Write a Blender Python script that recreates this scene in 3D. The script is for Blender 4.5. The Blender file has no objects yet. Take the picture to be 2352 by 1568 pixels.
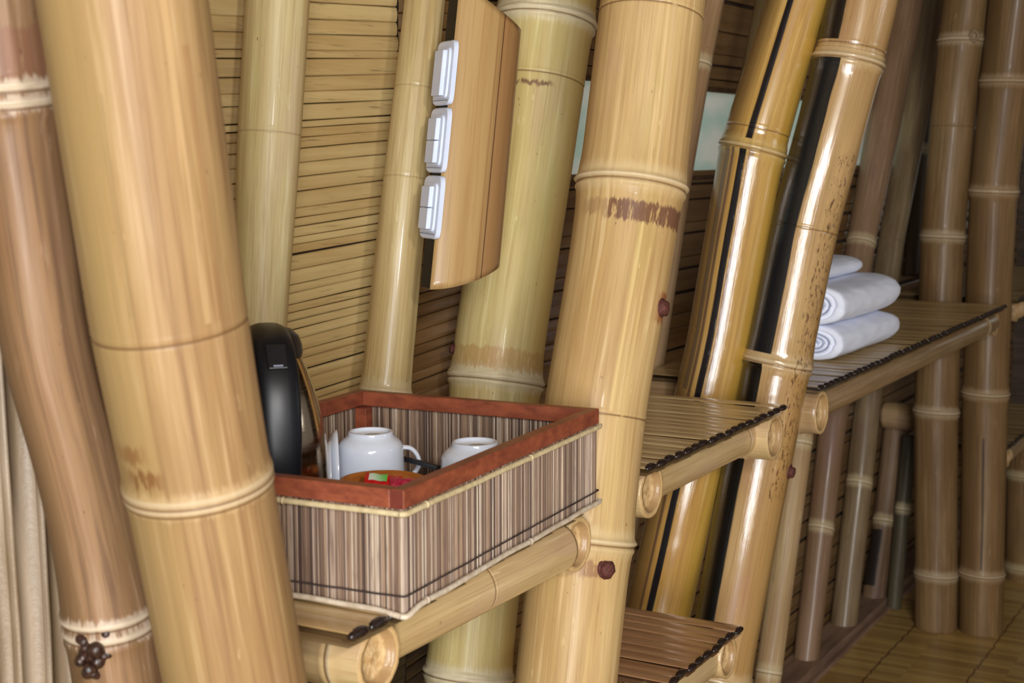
import bpy, bmesh, math, random
from mathutils import Vector, Matrix, noise as mn

R = random.Random(7)
scene = bpy.context.scene
col = scene.collection
# ------------------------------------------------------------------ camera
FPX = 3400.0
yaw, pitch, roll = .5177, .1288, -.001
CAM = Vector((.9116, -1.3541, 1.7246))
Fw = Vector((-math.sin(yaw)*math.cos(pitch), math.cos(yaw)*math.cos(pitch), -math.sin(pitch)))
Rt0 = Fw.cross(Vector((0, 0, 1))).normalized(); Up0 = Rt0.cross(Fw)
Rt = Rt0*math.cos(roll)+Up0*math.sin(roll); Up = Up0*math.cos(roll)-Rt0*math.sin(roll)
cd = bpy.data.cameras.new('camera'); cam = bpy.data.objects.new('camera', cd); col.objects.link(cam)
M = Matrix((Rt, Up, -Fw)).transposed().to_4x4(); M.translation = CAM; cam.matrix_world = M
cd.sensor_width = 36; cd.lens = FPX/2352*36; cd.clip_start = .05
cd.dof.use_dof = True; cd.dof.focus_distance = 2.45; cd.dof.aperture_fstop = 7.5
scene.camera = cam

def ray(x, y): return Fw+Rt*((x-1176)/FPX)-Up*((y-784)/FPX)
def at(x, y, ax, v):
    """world point seen at pixel (x,y) on the plane ax=v ('t' = distance along the view axis)"""
    d = ray(x, y)
    t = v if ax == 't' else (v-CAM['xyz'.index(ax)])/d['xyz'.index(ax)]
    return CAM+d*t, t
def px(P):
    d = P-CAM; z = d.dot(Fw); return 1176+FPX*d.dot(Rt)/z, 784-FPX*d.dot(Up)/z

# ------------------------------------------------------------------ materials
def lin(c):
    o = []
    for v in c[:3]:
        v = v/255; o.append(v/12.92 if v <= .04045 else ((v+.055)/1.055)**2.4)
    return (*o, 1)

class NT:
    def __init__(s, name):
        s.m = bpy.data.materials.new(name); s.m.use_nodes = True; s.t = s.m.node_tree; s.n = s.t.nodes; s.l = s.t.links
        s.b = s.n['Principled BSDF']
    def put(s, sock, v):
        if hasattr(v, 'is_linked') or isinstance(v, bpy.types.NodeSocket): s.l.new(v, sock)
        else: sock.default_value = v
    def math(s, op, a, b=None, c=None, clamp=False):
        n = s.n.new('ShaderNodeMath'); n.operation = op; n.use_clamp = clamp
        for i, v in enumerate((a, b, c)):
            if v is not None: s.put(n.inputs[i], v)
        return n.outputs[0]
    def vmul(s, v, k):
        n = s.n.new('ShaderNodeVectorMath'); n.operation = 'MULTIPLY'; s.put(n.inputs[0], v); n.inputs[1].default_value = k; return n.outputs[0]
    def vadd(s, v, k):
        n = s.n.new('ShaderNodeVectorMath'); n.operation = 'ADD'; s.put(n.inputs[0], v); s.put(n.inputs[1], k); return n.outputs[0]
    def noise(s, v, scale=1., detail=3, rough=.5, dist=0.):
        n = s.n.new('ShaderNodeTexNoise'); s.put(n.inputs['Vector'], v); n.inputs['Scale'].default_value = scale
        n.inputs['Detail'].default_value = detail; n.inputs['Roughness'].default_value = rough; n.inputs['Distortion'].default_value = dist
        return n.outputs['Fac']
    def ss(s, v, a, b, lo=0., hi=1.):
        n = s.n.new('ShaderNodeMapRange'); n.interpolation_type = 'SMOOTHSTEP'
        s.put(n.inputs[0], v); s.put(n.inputs[1], a); s.put(n.inputs[2], b); n.inputs[3].default_value = lo; n.inputs[4].default_value = hi
        return n.outputs[0]
    def mix(s, f, a, b, mode='MIX'):
        n = s.n.new('ShaderNodeMix'); n.data_type = 'RGBA'; n.blend_type = mode
        s.put(n.inputs[0], f); s.put(n.inputs[6], a); s.put(n.inputs[7], b); return n.outputs[2]
    def attr(s, name, out='Vector'):
        n = s.n.new('ShaderNodeAttribute'); n.attribute_name = name; return n.outputs[out]
    def obj(s):
        return s.n.new('ShaderNodeTexCoord').outputs['Object']
    def sep(s, v):
        n = s.n.new('ShaderNodeSeparateXYZ'); s.put(n.inputs[0], v); return n.outputs
    def bump(s, h, st=.3, d=.002):
        n = s.n.new('ShaderNodeBump'); n.inputs['Strength'].default_value = st; n.inputs['Distance'].default_value = d
        s.put(n.inputs['Height'], h); s.l.new(n.outputs[0], s.b.inputs['Normal'])
    def fin(s, color=None, rough=.5, metal=0., coat=0., spec=.5):
        if color is not None: s.put(s.b.inputs['Base Color'], color)
        s.put(s.b.inputs['Roughness'], rough); s.b.inputs['Metallic'].default_value = metal
        s.b.inputs['Coat Weight'].default_value = coat; s.b.inputs['Coat Roughness'].default_value = .12
        s.b.inputs['Specular IOR Level'].default_value = spec
        return s.m

def bamboo_mat(name, light, mid, dark, seed=0., rough=.46, coat=.04, stripes=(), bands=(), speck=None, streak=.5, nodecol=(205, 185, 140), side=None, nodepale=.7, line=1., nodew=.030, spec=.32, val=.95):
    N = NT(name)
    bc = N.vadd(N.attr('bc'), (seed*3.1, seed*1.7, seed*5.3)); F = N.sep(N.attr('fv'))
    sa, s, nd = F[0], F[1], F[2]
    big = N.noise(N.vmul(bc, (9, 9, 2.2)), 1, 3, .55)
    st1 = N.noise(N.vmul(bc, (95, 95, 2.6)), 1, 5, .62)
    st2 = N.noise(N.vmul(bc, (260, 260, 5)), 1, 3, .6)
    blot = N.noise(N.vmul(bc, (45, 45, 13)), 1, 5, .68)
    hue = N.noise(N.vadd(N.vmul(bc, (14, 14, 3.5)), (7.7, 1.3, 4.1)), 1, 3, .6); fine = N.noise(N.vmul(bc, (500, 500, 12)), 1, 3, .6)
    c = N.mix(N.ss(big, .32, .68), lin(mid), lin(light))
    c = N.mix(N.math('MULTIPLY', N.ss(st1, .46, .72), streak), c, lin(dark))
    c = N.mix(N.math('MULTIPLY', N.ss(hue, .55, .72), .38), c, lin((min(255, mid[0]*.98+4), mid[1]*.93+4, mid[2]*1.12+14)))
    c = N.mix(N.math('MULTIPLY', N.ss(hue, .46, .30), .38), c, lin((mid[0]*.93, mid[1]*1.02, mid[2]*.88)))
    pale = (min(255, light[0]*1.06+10), min(255, light[1]*1.08+12), min(255, light[2]*1.12+18))
    c = N.mix(N.math('MULTIPLY', N.ss(st1, .46, .30), .55), c, lin(pale))
    c = N.mix(N.math('MULTIPLY', N.ss(st2, .5, .75), .35), c, lin(dark))
    c = N.mix(N.math('MULTIPLY', N.ss(fine, .5, .8), .22), c, lin(dark))
    c = N.mix(N.math('MULTIPLY', N.ss(blot, .62, .74), .35), c, lin(dark))
    c = N.mix(N.math('MULTIPLY', N.ss(blot, .36, .26), .4), c, lin(pale))
    fleck = N.noise(N.vmul(bc, (90, 90, 22)), 1, 2, .5)
    c = N.mix(N.math('MULTIPLY', N.ss(fleck, .73, .77), .6), c, lin(pale))
    fl2 = N.noise(N.vmul(bc, (130, 130, 60)), 1, 2, .5)
    c = N.mix(N.math('MULTIPLY', N.ss(fl2, .74, .79), .7), c, lin((95, 60, 30)))
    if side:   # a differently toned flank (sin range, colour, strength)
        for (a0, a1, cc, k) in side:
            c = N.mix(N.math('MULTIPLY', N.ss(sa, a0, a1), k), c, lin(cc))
    and_ = nd
    jag = N.math('MULTIPLY', N.math('SUBTRACT', N.noise(N.vmul(bc, (170, 170, 20)), 1, 4, .7), .5), .03)
    c = N.mix(N.math('MULTIPLY', N.ss(N.math('ADD', and_, jag), nodew, nodew*.35), nodepale*.75), c, lin(nodecol))
    c = N.mix(N.math('MULTIPLY', N.ss(nd, .0045, .001), nodepale*.6), c, lin((228, 210, 176)))
    c = N.mix(N.math('MULTIPLY', N.ss(N.attr('gv', 'Fac'), .0022, .0006), .75*line), c, lin((110, 75, 40)))
    for (s0, s1, a0, a1, cc, k) in bands:
        jj = N.math('ADD', s, N.math('MULTIPLY', jag, 1.1))
        m = N.math('MULTIPLY', N.ss(jj, s0-.003, s0+.003), N.ss(jj, s1+.003, s1-.003))
        m = N.math('MULTIPLY', m, N.math('MULTIPLY', N.ss(sa, a0-.12, a0+.12), N.ss(sa, a1+.12, a1-.12)))
        m = N.math('MULTIPLY', m, N.ss(N.noise(N.vmul(bc, (150, 150, 22)), 1, 3, .7), .33, .47))
        c = N.mix(N.math('MULTIPLY', m, k), c, lin(cc))
    for (s0, s1, a0, a1, cc, k, soft) in stripes:
        edge = N.math('MULTIPLY', N.math('SUBTRACT', st2, .5), soft)
        sx = N.math('ADD', sa, edge)
        m = N.math('MULTIPLY', N.ss(s, s0-.001, s0+.001), N.ss(s, s1+.001, s1-.001))
        m = N.math('MULTIPLY', m, N.math('MULTIPLY', N.ss(sx, a0-.02, a0+.02), N.ss(sx, a1+.02, a1-.02)))
        c = N.mix(N.math('MULTIPLY', m, k), c, lin(cc))
    if speck:
        (s0, s1, a0, a1) = speck
        q = N.noise(N.vmul(bc, (170, 170, 55)), 1, 5, .75)
        m = N.math('MULTIPLY', N.ss(s, s0, s0+.05), N.ss(s, s1, s1-.05))
        m = N.math('MULTIPLY', m, N.math('MULTIPLY', N.ss(sa, a0-.15, a0+.1), N.ss(sa, a1+.15, a1-.1)))
        q2 = N.math('ADD', q, N.math('MULTIPLY', N.math('SUBTRACT', m, 1), .25))
        c = N.mix(N.math('MULTIPLY', N.ss(q2, .54, .58), .85), c, lin((85, 48, 20)))
    rg = N.ss(st1, .3, .7, rough-.06, rough+.1)
    hv = N.n.new('ShaderNodeHueSaturation'); hv.inputs['Saturation'].default_value = .96; hv.inputs['Value'].default_value = val; N.l.new(c, hv.inputs['Color']); c = hv.outputs[0]
    N.bump(N.math('ADD', st2, N.math('MULTIPLY', blot, .8)), .22, .0012)
    if coat > .4:
        b2 = N.n.new('ShaderNodeBump'); b2.inputs['Strength'].default_value = .5; b2.inputs['Distance'].default_value = .0008
        N.l.new(N.math('ADD', st2, N.math('MULTIPLY', fine, .7)), b2.inputs['Height']); N.l.new(b2.outputs[0], N.b.inputs['Coat Normal']); N.b.inputs['Coat IOR'].default_value = 1.6
    m_ = N.fin(c, rg, 0, coat, spec); N.b.inputs['Coat Roughness'].default_value = .08
    return m_

def simple(name, c1, c2=None, rough=.5, metal=0, scale=(20, 20, 20), coat=0, bump=0, spec=.5):
    N = NT(name); c2 = c2 or c1
    n = N.noise(N.vmul(N.obj(), scale), 1, 4, .6)
    if bump: N.bump(n, bump, .002)
    return N.fin(N.mix(N.ss(n, .3, .7), lin(c1), lin(c2)), rough, metal, coat, spec)

def strip_mat(name, light, dark, scale, rough=.4, coat=.1, edge=None, var=.55, stain=.5):
    """strips with a per-strip random value stored in a float attribute"""
    N = NT(name); r = N.attr('rnd', 'Fac')
    o = N.obj(); v = N.vmul(o, scale)
    off = N.n.new('ShaderNodeCombineXYZ'); N.l.new(N.math('MULTIPLY', r, 37.), off.inputs[0]); N.l.new(N.math('MULTIPLY', r, 91.), off.inputs[1])
    v = N.vadd(v, off.outputs[0])
    n = N.noise(v, 1, 4, .6); n2 = N.noise(N.vmul(v, (3, 3, 3)), 1, 3, .6)
    c = N.mix(N.math('ADD', N.math('MULTIPLY', r, var), N.math('MULTIPLY', N.ss(n, .3, .7), 1-var), clamp=True), lin(dark), lin(light))
    c = N.mix(N.math('MULTIPLY', N.ss(n2, .58, .74), stain), c, lin(tuple(v*.55 for v in dark)))
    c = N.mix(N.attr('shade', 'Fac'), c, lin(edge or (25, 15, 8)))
    N.bump(n2, .25, .001)
    return N.fin(c, rough, 0, coat)

# ------------------------------------------------------------------ object helpers
def link(name, me, mats, parent=None, smooth=True):
    if smooth:
        for p in me.polygons: p.use_smooth = True
    for m in (mats if isinstance(mats, (list, tuple)) else [mats]): me.materials.append(m)
    o = bpy.data.objects.new(name, me); col.objects.link(o)
    if parent: o.parent = parent
    return o
def tag(o, label=None, cat=None, group=None, kind=None):
    if label: o['label'] = label
    if cat: o['category'] = cat
    if group: o['group'] = group
    if kind: o['kind'] = kind
    return o
def empty(name, loc=(0, 0, 0)):
    o = bpy.data.objects.new(name, None); col.objects.link(o); o.location = loc; o.empty_display_size = .05; return o
def own(root, objs=None):
    """children built in world space keep their place when the root moves to its base"""
    bpy.context.view_layer.update()
def localise(root):
    L = root.location
    for ch in [o for o in bpy.data.objects if o.parent == root]:
        ch.location = ch.location-L
class MB:
    def __init__(s): s.v = []; s.f = []; s.mi = []; s.a = {}
    def add(s, vs, fs, mi=0, **at_):
        b = len(s.v); s.v += [tuple(v) for v in vs]; s.f += [tuple(b+i for i in f) for f in fs]; s.mi += [mi]*len(fs)
        for k in set(list(s.a)+list(at_)):
            arr = s.a.setdefault(k, [0.]*b); w = at_.get(k, 0.)
            arr += list(w) if isinstance(w, (list, tuple)) else [w]*len(vs)
    def box(s, c, ax, ay, az, mi=0, **k):
        c = Vector(c); ax, ay, az = Vector(ax), Vector(ay), Vector(az)
        vs = [c+ax*i+ay*j+az*l for i in (-1, 1) for j in (-1, 1) for l in (-1, 1)]
        fs = [(0, 1, 3, 2), (4, 6, 7, 5), (0, 4, 5, 1), (2, 3, 7, 6), (0, 2, 6, 4), (1, 5, 7, 3)]
        if ax.cross(ay).dot(az) < 0: fs = [f[::-1] for f in fs]
        s.add(vs, fs, mi, **k)
    def mesh(s, name):
        me = bpy.data.meshes.new(name); me.from_pydata(s.v, [], s.f); me.update()
        me.polygons.foreach_set('material_index', s.mi)
        for k, arr in s.a.items():
            a = me.attributes.new(k, 'FLOAT', 'POINT'); a.data.foreach_set('value', arr)
        return me
    def build(s, name, mats, parent=None, smooth=False, bevel=0):
        o = link(name, s.mesh(name), mats, parent, smooth)
        if bevel:
            b = o.modifiers.new('bevel', 'BEVEL'); b.width = bevel; b.segments = 2; b.limit_method = 'ANGLE'; b.angle_limit = .7
        return o
def tube(pts, rad, seg=12, cap=True, elli=1., upv=None):
    """tube along points; rad number or list"""
    n = len(pts); pts = [Vector(p) for p in pts]; vs = []; fs = []
    up = upv or Vector((0, 0, 1)); prev = None
    for i, p in enumerate(pts):
        t = (pts[min(i+1, n-1)]-pts[max(i-1, 0)]).normalized()
        a = up-t*up.dot(t) if prev is None or upv else prev-t*prev.dot(t)
        if a.length < 1e-3: a = Vector((1, 0, 0))-t*t.x
        a.normalize(); b = t.cross(a); prev = a
        r = rad[i] if isinstance(rad, (list, tuple)) else rad
        for k in range(seg):
            th = 2*math.pi*k/seg; vs.append(p+a*math.cos(th)*r+b*math.sin(th)*r*elli)
    for i in range(n-1):
        for k in range(seg):
            k2 = (k+1) % seg; fs.append((i*seg+k, i*seg+k2, (i+1)*seg+k2, (i+1)*seg+k))
    if cap: fs += [tuple(range(seg))[::-1], tuple((n-1)*seg+k for k in range(seg))]
    return vs, fs
def lathe(prof, c=(0, 0, 0), seg=48, mtx=None):
    vs = []; fs = []; n = len(prof)
    for (r, z) in prof:
        for k in range(seg):
            th = 2*math.pi*k/seg; v = Vector((r*math.cos(th), r*math.sin(th), z))
            if mtx: v = mtx @ v
            vs.append(v+Vector(c))
    for i in range(n-1):
        for k in range(seg):
            k2 = (k+1) % seg; fs.append((i*seg+k, i*seg+k2, (i+1)*seg+k2, (i+1)*seg+k))
    return vs, fs
def crv(P, n):
    """Catmull-Rom through points"""
    P = [Vector(p) for p in P]; Q = [P[0]*2-P[1]]+P+[P[-1]*2-P[-2]]; out = []
    for i in range(len(P)-1):
        a, b, c, d = Q[i:i+4]
        for k in range(n):
            t = k/n; out.append(.5*((2*b)+(c-a)*t+(2*a-5*b+4*c-d)*t*t+(3*b-a-3*c+d)*t**3))
    out.append(P[-1]); return out

# ------------------------------------------------------------------ bamboo culms
class Culm:
    """an axis polyline with radii, nodes (rings) and a frame: e1 towards the room, e2 to its right"""
    def __init__(s, P, rad, front):
        # resample + smooth
        s.P = []; s.r = []
        L = [0]
        for i in range(1, len(P)): L.append(L[-1]+(P[i]-P[i-1]).length)
        tot = L[-1]; n = max(3, int(tot/.008)); raw = []; rr = []
        for k in range(n+1):
            d = tot*k/n; i = 1
            while i < len(L)-1 and L[i] < d: i += 1
            t = (d-L[i-1])/max(1e-9, L[i]-L[i-1]); raw.append(P[i-1].lerp(P[i], t)); rr.append(rad[i-1]+(rad[i]-rad[i-1])*t)
        w = 7
        for k in range(n+1):
            m = min(w, k, n-k); q = raw[k-m:k+m+1]; s.P.append(sum(q, Vector())/len(q)); s.r.append(sum(rr[k-m:k+m+1])/len(q))
        s.ds = tot/n; s.tot = tot; s.front = front; s.nodes = []
        ax = (s.P[-1]-s.P[0]).normalized(); s.e1 = (front-ax*front.dot(ax)).normalized(); s.e2 = s.e1.cross(ax)*-1
        if s.e2.dot(Rt) < 0 and abs(ax.z) > .5: s.e2 = -s.e2
        s.ax = ax
    def pt(s, d):
        x = min(max(d/s.ds, 0), len(s.P)-1.001); i = int(x); return s.P[i].lerp(s.P[i+1], x-i), s.r[i]+(s.r[i+1]-s.r[i])*(x-i)
    def s_at(s, py):
        """arc length where the visible front surface crosses image row py"""
        best = None
        for k in range(len(s.P)):
            y = px(s.P[k]+s.e1*s.r[k])[1]; e = abs(y-py)
            if best is None or e < best[0]: best = (e, k*s.ds)
        return best[1]
    def surf(s, d, sn):
        p, r = s.pt(d); cs = math.sqrt(max(0, 1-sn*sn)); n = s.e1*cs+s.e2*sn; return p+n*r, n
    def mesh(s, name, seg=56, seed=0, capa=None, capb=None):
        kinds = {'ridge': (.055, .0055), 'line': (.006, .002), 'rough': (.06, .009), 'soft': (.03, .008)}
        ds = set(); d = 0
        while d < s.tot: ds.add(round(d, 4)); d += .012
        ds.add(round(s.tot, 4))
        for (nd, k) in s.nodes:
            for j in range(-9, 10): ds.add(round(min(max(nd+j*.0018, 0), s.tot), 4))
        ds = sorted(ds); vs = []; fs = []; bc = []; fv = []; gv = []
        for d in ds:
            p, r = s.pt(d); near = min(s.nodes, key=lambda q: abs(q[0]-d)) if s.nodes else (99, 'line')
            av = min([abs(d-q[0]) for q in s.nodes if q[1] != 'line']+[.09]); gq = min([abs(d-q[0]+.0055) for q in s.nodes]+[.09])
            x = d-near[0]; h, w = kinds[near[1]]
            g = 1+h*math.exp(-(x/w)**2)
            if near[1] in ('ridge', 'rough'): g += .035*math.exp(-((x+.012)/.005)**2)-.035*math.exp(-((x+.0055)/.0022)**2)+.012*math.exp(-(x/.03)**2)
            elif near[1] == 'line': g += -.012*math.exp(-((x+.0055)/.0018)**2)
            else: g -= .008*math.exp(-((x+.0055)/.003)**2)
            if near[1] in ('ridge', 'rough'): g += .028*math.exp(-(x/.035)**2)*(1 if x > 0 else .6)
            for k in range(seg):
                a = 2*math.pi*k/seg; c_, s_ = math.cos(a), math.sin(a)
                wob = 1+.012*mn.noise(Vector((c_*1.2, s_*1.2, d*2.5+seed*9)))
                if near[1] == 'rough': wob += .03*mn.noise(Vector((c_*6, s_*6, d*160+seed)))*math.exp(-(x/.018)**2)
                if near[1] == 'ridge': wob += .012*mn.noise(Vector((c_*5, s_*5, d*60+seed)))*math.exp(-(x/.012)**2)
                rr = r*g*wob
                vs.append(p+(s.e1*c_+s.e2*s_)*rr); bc += (r*c_, r*s_, d)
                fv += (s_, d, av); gv.append(gq)
        n = len(ds)
        flip = s.e1.cross(s.e2).dot(s.ax) < 0
        for i in range(n-1):
            for k in range(seg):
                k2 = (k+1) % seg; f = (i*seg+k, i*seg+k2, (i+1)*seg+k2, (i+1)*seg+k); fs.append(f[::-1] if flip else f)
        mi = [0]*len(fs)
        for end, ci, sg in ((0, capa, -1), (n-1, capb, 1)):
            if ci is None:
                q = tuple(end*seg+k for k in range(seg)); fs.append(q if (sg > 0) != flip else q[::-1]); mi.append(0)
            else:   # cut end: wall thickness, then a shallow dished diaphragm
                p, r = s.pt(0 if end == 0 else s.tot); rings = [end*seg]
                prof = [(.97, .0015), (.80, .001), (.76, -.004), (.70, -.010), (.45, -.013), (.18, -.012), (.05, -.010)]
                for (q, dz) in prof:
                    b = len(vs)
                    for k in range(seg):
                        a = 2*math.pi*k/seg; w = 1+.03*mn.noise(Vector((math.cos(a)*2, math.sin(a)*2, seed+q*3)))
                        vs.append(p+(s.e1*math.cos(a)+s.e2*math.sin(a))*r*q*w+s.ax*sg*(dz+ (.0015*mn.noise(Vector((math.cos(a)*4, math.sin(a)*4, q*8))))))
                        bc += (r*q*math.cos(a), r*q*math.sin(a), dz); fv += (q, dz, .05); gv.append(.09)
                    rings.append(b)
                for a0, b0 in zip(rings, rings[1:]):
                    for k in range(seg):
                        k2 = (k+1) % seg; f = (a0+k, a0+k2, b0+k2, b0+k); fs.append(f if (sg > 0) != flip else f[::-1]); mi.append(1)
                q = tuple(rings[-1]+k for k in range(seg)); fs.append(q if (sg > 0) != flip else q[::-1]); mi.append(1)
        me = bpy.data.meshes.new(name); me.from_pydata([tuple(v) for v in vs], [], fs); me.update()
        me.polygons.foreach_set('material_index', mi)
        for nm, arr in (('bc', bc), ('fv', fv)):
            a = me.attributes.new(nm, 'FLOAT_VECTOR', 'POINT'); a.data.foreach_set('vector', arr)
        a = me.attributes.new('gv', 'FLOAT', 'POINT'); a.data.foreach_set('value', gv)
        bm = bmesh.new(); bm.from_mesh(me); bmesh.ops.recalc_face_normals(bm, faces=bm.faces); bm.to_mesh(me); bm.free()
        return me

END = None
def culm_from(pts, zlo, zhi):
    P = []; rad = []
    for i, (x, y, w, ax, v) in enumerate(pts):
        p, t = at(x, y, ax, v); P.append(p)
        j = i+1 if i+1 < len(pts) else i-1
        sl = (pts[j][0]-x)/((pts[j][1]-y) or 1); rad.append(w/2*t/FPX*math.cos(math.atan(sl)))
    o = sorted(range(len(P)), key=lambda i: P[i].z); P = [P[i] for i in o]; rad = [rad[i] for i in o]
    def ext(p, q, z): k = (z-q.z)/(q.z-p.z); return q+(q-p)*k
    if zlo is not None and P[0].z > zlo: P.insert(0, ext(P[1], P[0], zlo)); rad.insert(0, rad[0])
    if zhi is not None and P[-1].z < zhi: P.append(ext(P[-2], P[-1], zhi)); rad.append(rad[-1])
    fr = CAM-P[len(P)//2]; fr.z = 0
    return Culm(P, rad, fr.normalized())
def pole(label, pts, nodes, mat, zlo=0., zhi=3.05, seed=0, bolts=(), name='bamboo_pole', group=None, auto=True):
    """mat: dict for bamboo_mat; its bands / stripes use image rows that are turned into lengths here"""
    c = culm_from(pts, zlo, zhi)
    c.nodes = [(c.s_at(y), k) for (y, k) in nodes]
    if c.nodes and auto:
        lo = min(q[0] for q in c.nodes); hi = max(q[0] for q in c.nodes)
        while lo > .45: lo -= .38; c.nodes.append((lo, 'ridge'))
        while hi < c.tot-.45: hi += .38; c.nodes.append((hi, 'ridge'))
    m = dict(mat)
    m['bands'] = [(c.s_at(y1), c.s_at(y0), a0, a1, cc, k) for (y0, y1, a0, a1, cc, k) in mat.get('bands', ())]
    m['stripes'] = [(c.s_at(y1) if y1 < 1568 else -1, c.s_at(y0) if y0 > 0 else 99, a0, a1, cc, k, so) for (y0, y1, a0, a1, cc, k, so) in mat.get('stripes', ())]
    if 'speck' in m and m['speck']:
        y0, y1, a0, a1 = m['speck']; m['speck'] = (c.s_at(y1), c.s_at(y0), a0, a1)
    M_ = bamboo_mat('bamboo_'+str(seed), seed=seed, **m)
    o = link(name, c.mesh(name, seed=seed), M_)
    tag(o, label, 'bamboo pole', group)
    for (y, sn, r, big) in bolts:
        p, n = c.surf(c.s_at(y), sn); bolt(p, n, r, o)
    return o, c

rust = simple('rust', (70, 35, 32), (110, 60, 48), .7, .3, (300, 300, 300), bump=.6)
rust_stain = simple('rust_stain', (150, 85, 30), (175, 110, 50), .6)
def bolt(p, n, r, parent):
    mb = MB(); a = n.orthogonal().normalized(); b = n.cross(a); vs = []; fs = []; seg = 12
    prof = [(1.25, -.2), (1.3, .1), (1.0, .15), (1.0, .6), (.8, .85), (.4, .98)]
    for (q, h) in prof:
        for k in range(seg):
            th = 2*math.pi*k/seg; w = 1+.12*mn.noise(Vector((math.cos(th)*2, math.sin(th)*2, q*4+p.x*30)))
            hexf = 1 if q > 1.1 else 1/max(.86, math.cos((th % (math.pi/3))-math.pi/6))*.93
            vs.append(p+(a*math.cos(th)+b*math.sin(th))*r*q*w*hexf+n*r*h)
    for i in range(len(prof)-1):
        for k in range(seg):
            k2 = (k+1) % seg; fs.append((i*seg+k, i*seg+k2, (i+1)*seg+k2, (i+1)*seg+k))
    fs.append(tuple((len(prof)-1)*seg+k for k in range(seg)))
    mb.add(vs, fs); o = mb.build('bolt', rust, parent, True); o['label'] = 'rusty dark bolt head'
    return o

# tones (sRGB)
TAN = dict(light=(202, 168, 108), mid=(186, 146, 86), dark=(140, 98, 50))
OCH = dict(light=(206, 176, 112), mid=(196, 160, 98), dark=(160, 118, 62))
PAL = dict(light=(206, 186, 124), mid=(196, 172, 106), dark=(158, 128, 70))
BRN = dict(light=(160, 122, 78), mid=(142, 102, 62), dark=(98, 66, 38))
GRY = dict(light=(178, 150, 106), mid=(154, 120, 80), dark=(108, 78, 50))

# ---- the two near poles on the left
poleA, cA = pole('thick honey-coloured bamboo pole leaning in front of the kettle and tray, nearest to the camera',
     [(283, 0, 390, 'x', -.06), (392, 760, 362, 'x', -.06), (455, 1100, 343, 'x', -.06), (542, 1568, 326, 'x', -.06)],
     [(775, 'line'), (1150, 'soft'), (1178, 'soft')], dict(light=(178, 143, 92), mid=(161, 124, 77), dark=(128, 92, 55), rough=.52, streak=.75, stripes=[(0, 770, .42, .50, (200, 164, 112), .5, .2), (120, 770, .58, .66, (146, 100, 58), .4, .2), (200, 720, -.42, -.38, (142, 118, 74), .6, .2)],
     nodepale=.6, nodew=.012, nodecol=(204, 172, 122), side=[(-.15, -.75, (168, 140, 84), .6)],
     bands=[(1080, 1112, -.85, -.45, (120, 74, 30), .8), (1035, 1055, -.9, -.62, (130, 84, 36), .7)]), seed=1)
poleB, cB = pole('reddish-brown weathered bamboo pole at the far left, behind the thick leaning pole',
     [(-8, 0, 214, 'x', -.24), (18, 240, 216, 'x', -.24), (103, 800, 206, 'x', -.24), (193, 1125, 190, 'x', -.24), (250, 1406, 202, 'x', -.24), (275, 1568, 212, 'x', -.24)],
     [(198, 'rough'), (238, 'rough'), (1440, 'ridge'), (1466, 'ridge')], dict(light=(156, 120, 82), mid=(138, 100, 63), dark=(98, 68, 48), streak=.8,
     nodecol=(214, 194, 168), nodepale=.8, nodew=.010, side=[(-.3, -.9, (112, 84, 52), .8)], bands=[(60, 185, -1.2, 1.2, (134, 86, 62), .6)]), seed=2)  # side: shading of the left flank painted into the colour
# burnt knot under the lowest ring of the brown pole
kn = bmesh.new(); pk, nk = cB.surf(cB.s_at(1495), -.42)
for k in range(30):
    q = pk+nk*R.uniform(-.006, .006)+Vector((R.uniform(-.013, .013), R.uniform(-.013, .013), R.uniform(-.030, .024)))
    bmesh.ops.create_icosphere(kn, subdivisions=2, radius=R.uniform(.005, .011), matrix=Matrix.Translation(q))
me = bpy.data.meshes.new('burnt_knot'); kn.to_mesh(me); kn.free(); KN = True
o = link('burnt_knot', me, simple('char', (32, 20, 16), (74, 46, 34), .3, 0, (200, 200, 200), bump=.8, coat=.3), poleB); o['label'] = 'dark burnt branch knot'
rm = o.modifiers.new('fuse', 'REMESH'); rm.mode = 'VOXEL'; rm.voxel_size = .0018; rm.use_smooth_shade = True

# ---- slim poles against the mat wall
pole('smooth pale cream bamboo pole standing right behind the kettle, against the mat wall',
     [(638, 0, 147, 'x', -.57), (616, 350, 146, 'x', -.57), (600, 700, 122, 'x', -.57)], [(297, 'line')],
     dict(light=(216, 196, 142), mid=(206, 182, 124), dark=(164, 132, 80), rough=.42, side=[(.72, .95, (176, 138, 72), .6), (-.5, -.8, (178, 150, 96), .45)], line=.4), seed=3)
pole('slender greenish-tan bamboo pole between the mat wall and the light switches',
     [(976, 0, 93, 'x', -.545), (926, 480, 108, 'x', -.545), (895, 800, 114, 'x', -.545), (885, 900, 114, 'x', -.545)], [(185, 'line'), (398, 'line')],
     dict(light=(194, 170, 116), mid=(180, 150, 92), dark=(136, 110, 62), rough=.4, coat=.15, line=.35), seed=4)
poleF, cF = pole('stout pale yellow bamboo pole with crusted whitish rings behind the switches',
     [(1258, 0, 226, 'x', -.52), (1205, 400, 216, 'x', -.52), (1145, 800, 210, 'x', -.52), (1075, 1568, 196, 'x', -.52)],
     [(18, 'rough'), (155, 'line'), (862, 'rough'), (1562, 'rough')],
     dict(light=(210, 190, 126), mid=(200, 176, 106), dark=(166, 134, 74), nodecol=(224, 210, 176), nodepale=.9, streak=.4,
     side=[(.5, .85, (204, 164, 84), .6)], bands=[(184, 196, -.6, .3, (110, 72, 50), .9), (800, 846, -.9, 1, (176, 122, 56), .5)]), seed=5,
     bolts=[(805, -.98, .009, 0)])
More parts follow.
